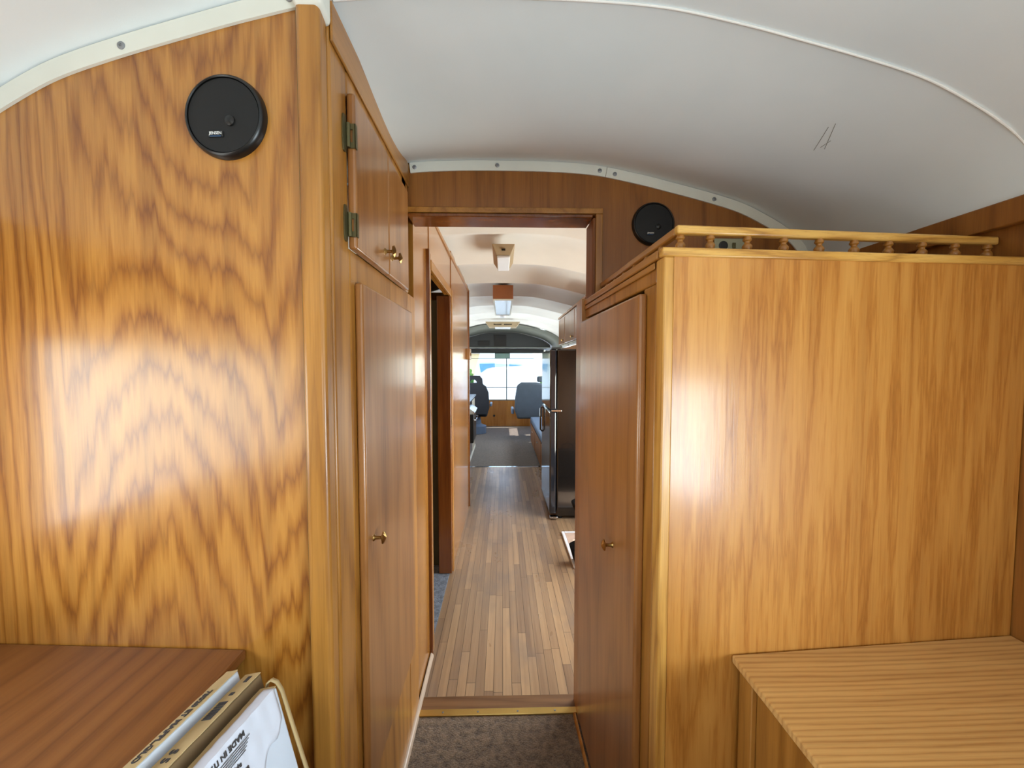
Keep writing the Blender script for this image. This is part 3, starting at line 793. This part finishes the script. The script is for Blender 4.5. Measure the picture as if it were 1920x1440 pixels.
# ------------------------------------------------------------------ left kitchen counter and oven
t = thing('kitchen_counter', 'pale kitchen counter with a bluish shiny top, just past the left hall wall', 'counter', (-.8, 5.6, 0))
obj('cabinet', bx(-1.15, -.475, 4.55, 5.58, .008, .845), 'cab_white', t)
obj('cabinet', bx(-1.15, -.475, 6.26, 6.85, .008, .845), 'cab_white', t)
obj('worktop', bx(-1.155, -.455, 4.52, 6.88, .882, .905), 'counter', t, bevel=.004)
obj('apron', bx(-1.15, -.475, 4.55, 6.85, .8455, .8815), 'chrome', t)
obj('skirting', bx(-.474, -.466, 5.48, 6.85, .008, .05), 'white_trim', t)
t = thing('oven', 'black oven with a chrome top edge set into the left kitchen counter', 'oven', (-.75, 5.92, 0))
obj('body', bx(-1.10, -.474, 5.60, 6.24, .008, .843), 'fridge', t)
d = obj('door', bx(-.4735, -.410, 5.62, 6.22, .30, .70), 'black', t, bevel=.006)
bm = new_bm(); prism(bm, [(-.4735, 5.62, .705), (-.395, 5.62, .705), (-.385, 5.62, .735), (-.4735, 5.62, .80)], (0, .60, 0))
obj('control_panel', bm, 'chrome', t, bevel=.006)
obj('handle', tube(new_bm(), [(-.409, 5.66, .62), (-.38, 5.68, .62), (-.38, 6.16, .62), (-.409, 6.18, .62)], .008), 'chrome', d, smooth=True)

# ------------------------------------------------------------------ seats and bench at the front
def cushion(x0, x1, y0, y1, z0, z1):
    return bx(x0, x1, y0, y1, z0, z1)
def shaped_back(prof, y0, y1):
    bm = new_bm(); prism(bm, [(x, y0, z) for x, z in prof], (0, y1-y0, 0)); return bm
t = thing('driver_seat', 'high-backed dark driver seat with a slotted headrest, left of the windshield', 'seat', (-.575, 7.95, 0))
prof = [(-.26, .42), (.27, .42), (.315, .55), (.30, .85), (.25, .98), (.19, 1.02), (.175, 1.13), (.13, 1.19), (-.13, 1.19), (-.175, 1.13), (-.19, 1.02), (-.25, .98), (-.30, .85), (-.315, .55)]
# body below, headrest frame with a real slot through it
low = [(-.26, .42), (.27, .42), (.315, .55), (.30, .85), (.25, .98), (.19, 1.02), (.182, 1.055), (-.182, 1.055), (-.19, 1.02), (-.25, .98), (-.30, .85), (-.315, .55)]
obj('backrest', shaped_back(low, -.07, .07), 'black_seat', t, local=True, bevel=.03, seg=3)
bm = new_bm()
slot = [(.068*math.cos(a), 1.058+.060*math.sin(a)) for a in [math.pi*i/12 for i in range(13)]]
outer = [(.182, 1.056), (.175, 1.13), (.13, 1.19), (0, 1.195), (-.13, 1.19), (-.175, 1.13), (-.182, 1.056)]
poly = outer+[(x, z) for x, z in slot[::-1]]
prism(bm, [(x, -.055, z) for x, z in poly], (0, .10, 0))
obj('headrest', bm, 'black_seat', t, local=True)
obj('cushion', bx(-.27, .27, .08, .60, .36, .50), 'black_seat', t, local=True, bevel=.04, seg=3)
obj('pedestal', lathe(new_bm(), [(.22, .008), (.22, .16), (.12, .20), (.10, .359)], seg=24, at=(.02, .28, 0)), 'blue_vinyl', t, local=True, smooth=True)
obj('armrest', bx(.318, .365, .0, .40, .58, .64), 'blue_vinyl', t, local=True, bevel=.015)
t = thing('passenger_seat', 'blue-grey cloth passenger seat with a wide low back, right of the windshield', 'seat', (.52, 7.35, 0))
prof = [(-.24, .42), (.27, .42), (.27, 1.06), (.10, 1.085), (-.17, 1.085), (-.25, 1.03), (-.285, .80), (-.30, .58)]
obj('backrest', shaped_back(prof, -.08, .08), 'grey_fabric', t, local=True, bevel=.035, seg=3)
obj('headrest', bx(.12, .30, -.05, .06, 1.09, 1.20), 'grey_fabric', t, local=True, bevel=.03, seg=3)
obj('cushion', bx(-.25, .26, .09, .60, .40, .52), 'grey_fabric', t, local=True, bevel=.03, seg=3)
obj('armrest', bx(-.355, -.305, .0, .42, .50, .60), 'blue_vinyl', t, local=True, bevel=.015)
obj('pedestal', bx(.03, .25, .12, .50, .008, .399), 'blue_vinyl', t, local=True, bevel=.01)
t = thing('bench', 'low blue-grey bench along the right side, beyond the refrigerator', 'bench', (.83, 6.2, 0))
obj('base', bx(.525, 1.15, 4.36, 7.18, .008, .38), 'grey_fabric', t, bevel=.004)
for y0, y1 in ((4.40, 5.28), (5.32, 6.22), (6.26, 7.14)):
    d = obj('drawer', bx(.508, .5245, y0, y1, .05, .36), 'oak_dark', t, bevel=.003)
    obj('handle', bx(.497, .5075, (y0+y1)/2-.06, (y0+y1)/2+.06, .27, .285), 'chrome', d, bevel=.002)
obj('cushion', bx(.505, 1.15, 4.36, 7.18, .385, .47), 'blue_vinyl', t, bevel=.02, seg=3)

# ------------------------------------------------------------------ front end: fascia, overhead console, windshield, panelling
bm = new_bm(); n = 40
def arch(y, inset, drop=0):
    out = []
    for i in range(n+1):
        x = -XW+2*XW*i/n
        out.append((x*(1-inset/XW), y, cz(x)-inset*.55-drop))
    return out
r0 = [bm.verts.new(p) for p in arch(7.58, 0)]; r1 = [bm.verts.new(p) for p in arch(7.75, .06)]; r2 = [bm.verts.new(p) for p in arch(8.20, .12)]
for a, b_ in ((r0, r1), (r1, r2)):
    for i in range(n): bm.faces.new((a[i], a[i+1], b_[i+1], b_[i]))
fa = struct('trim_22', bm, 'gray_vinyl', smooth=True)
m = fa.modifiers.new('s', 'SOLIDIFY'); m.thickness = .03; m.offset = 1
# grey post coming down on each side of the windscreen area
for s_, nm in ((-1, 'trim_23'), (1, 'trim_24')):
    bm = new_bm(); prism(bm, [(s_*1.155, 7.9, 1.0), (s_*1.155, 7.9, 1.80), (s_*1.03, 7.9, 1.72), (s_*.99, 7.9, 1.55), (s_*.98, 7.9, 1.0)], (0, .12, 0))
    struct(nm, bm, 'gray_vinyl', bevel=.01)
t = thing('overhead_console', 'dark overhead console spanning above the windshield', 'console', (0, 8.35, 1.75))
bm = new_bm(); xs = [-.98+1.96*i/30 for i in range(31)]
prism(bm, [(-.98, 8.22, 1.775)]+[(x, 8.22, min(cz(x*1.12)-.075, 2.08)) for x in xs]+[(.98, 8.22, 1.775)], (0, .86, 0))
obj('case', bm, 'dark_console', t)
obj('lip', bx(-.99, .99, 8.19, 8.25, 1.755, 1.774), 'gray_vinyl', t, bevel=.006)
obj('radio', bx(-.50, -.26, 8.205, 8.2195, 1.80, 1.90), 'black', t, bevel=.003)
obj('locker_door', bx(-.17, .08, 8.205, 8.2195, 1.79, 2.02), 'black', t, bevel=.003)
obj('sun_visor', bx(-.93, .93, 8.95, 8.98, 1.67, 1.754), 'dark_console', t, bevel=.006)
bm = new_bm()
YF = 9.13
box(bm, -1.2, 1.2, YF, YF+.05, 0, .60); box(bm, -1.2, 1.2, YF, YF+.05, 1.74, 2.2)
box(bm, -1.2, -1.02, YF, YF+.05, .60, 1.74); box(bm, 1.02, 1.2, YF, YF+.05, .60, 1.74)
struct('wall_front', bm, 'body')
pn = struct('trim_25', bx(-1.0, 1.0, YF-.012, YF-.001, .008, .595), 'hall_wood')
obj('outlet', lathe(new_bm(), [(.025, 0), (.025, -.01)], 'Y', 12), 'black', pn, loc=(-.19, YF-.0125, .25))
f = new_bm()
for x0, x1 in ((-1.02, -.985), (.985, 1.02), (.085, .105)): box(f, x0, x1, YF-.01, YF+.04, .60, 1.74)
box(f, -.985, .985, YF-.01, YF+.04, .60, .62)
for z in (.888, 1.553): box(f, -.985, .985, YF-.005, YF+.005, z, z+.012)
wd = struct('window_1', f, 'gray_vinyl')
obj('pane', bx(-.985, .085, YF+.014, YF+.018, .62, 1.74), 'glass', wd)
obj('pane', bx(.105, .985, YF+.014, YF+.018, .62, 1.74), 'glass', wd)
t = thing('rearview_mirror', 'wide rear-view mirror hanging at the top centre of the windshield', 'mirror', (0, 8.9, 1.6))
obj('glass', bx(-.155, .155, 8.80, 8.805, 1.56, 1.66), 'mirror_dark', t)
obj('shell', bx(-.165, .165, 8.806, 8.835, 1.55, 1.67), 'dark_console', t, bevel=.008)
obj('stem', bx(-.01, .01, 8.836, 9.10, 1.60, 1.62), 'dark_console', t)
# outer roof so that the ceiling gaps stay dark
struct('wall_roof', bx(-1.25, 1.25, -2.3, 9.25, 2.24, 2.28), 'body')

# ------------------------------------------------------------------ outside
struct('floor', bx(-40, 40, 9.6, 70, -1.05, -1.0), 'concrete')
t = thing('van', 'white van with a blue stripe parked outside the windshield', 'van', (.2, 15.5, -1.0))
bm = new_bm()
prism(bm, [(-1.08, 15, -.6), (1.42, 15, -.6), (1.44, 15, .6), (1.36, 15, 1.2), (1.05, 15, 2.3), (-.72, 15, 2.3), (-1.02, 15, 1.2), (-1.10, 15, .6)], (0, 5, 0))
obj('body', bm, 'van', t, bevel=.06, seg=3)
bm = new_bm(); prism(bm, [(-.85, 14.95, 1.46), (-.2, 14.95, 1.47), (.75, 14.95, 1.40), (-.2, 14.95, 1.33), (-.84, 14.95, 1.34)], (0, .04, 0))
prism(bm, [(-.84, 14.95, 1.338), (-.35, 14.95, 1.335), (-.60, 14.95, 1.27), (-.80, 14.95, 1.12)], (0, .04, 0))
obj('stripe', bm, 'van_blue', t)
obj('bumper', bx(-1.1, 1.44, 14.85, 15.0, -.65, -.40), 'roof_grey', t, bevel=.03)
for x in (-.98, 1.12):
    for y in (15.8, 19.0):
        obj('wheel', lathe(new_bm(), [(.36, -.11), (.40, -.08), (.40, .08), (.36, .11)], 'X', 24, (0, 0, 0)), 'rubber', t, loc=(x+.1, y, -.60), smooth=True)
def hedge(x0, x1, y, z1, label):
    bm = new_bm(); bmesh.ops.create_icosphere(bm, subdivisions=4, radius=1)
    rr = random.Random(int(x0*10)+99)
    for v in bm.verts:
        p = v.co; p *= 1+rr.uniform(-.07, .07)
        v.co = Vector(((x0+x1)/2+p.x*(x1-x0)/2, y+p.y*.9, -1+(z1+1)*(p.z+1)/2))
    o = obj('hedge', bm, 'hedge', smooth=False); return tag(o, label, 'hedge', 'hedges outside')
hedge(-5.2, -1.3, 19.0, 1.9, 'bright green hedge outside, left of the white van')
hedge(1.9, 5.4, 19.6, 1.7, 'pale green hedge outside, right of the white van')
t = thing('house', 'grey-roofed building outside beyond the left hedge', 'building', (-6, 30, -1))
obj('wall', bx(-12, -1.6, 28, 33, -1, 2.2), 'cream', t)
bm = new_bm(); prism(bm, [(-12.5, 27.5, 2.2), (-12.5, 33.5, 2.2), (-12.5, 30.5, 4.0)], (11.2, 0, 0)); obj('roof', bm, 'roof_grey', t)
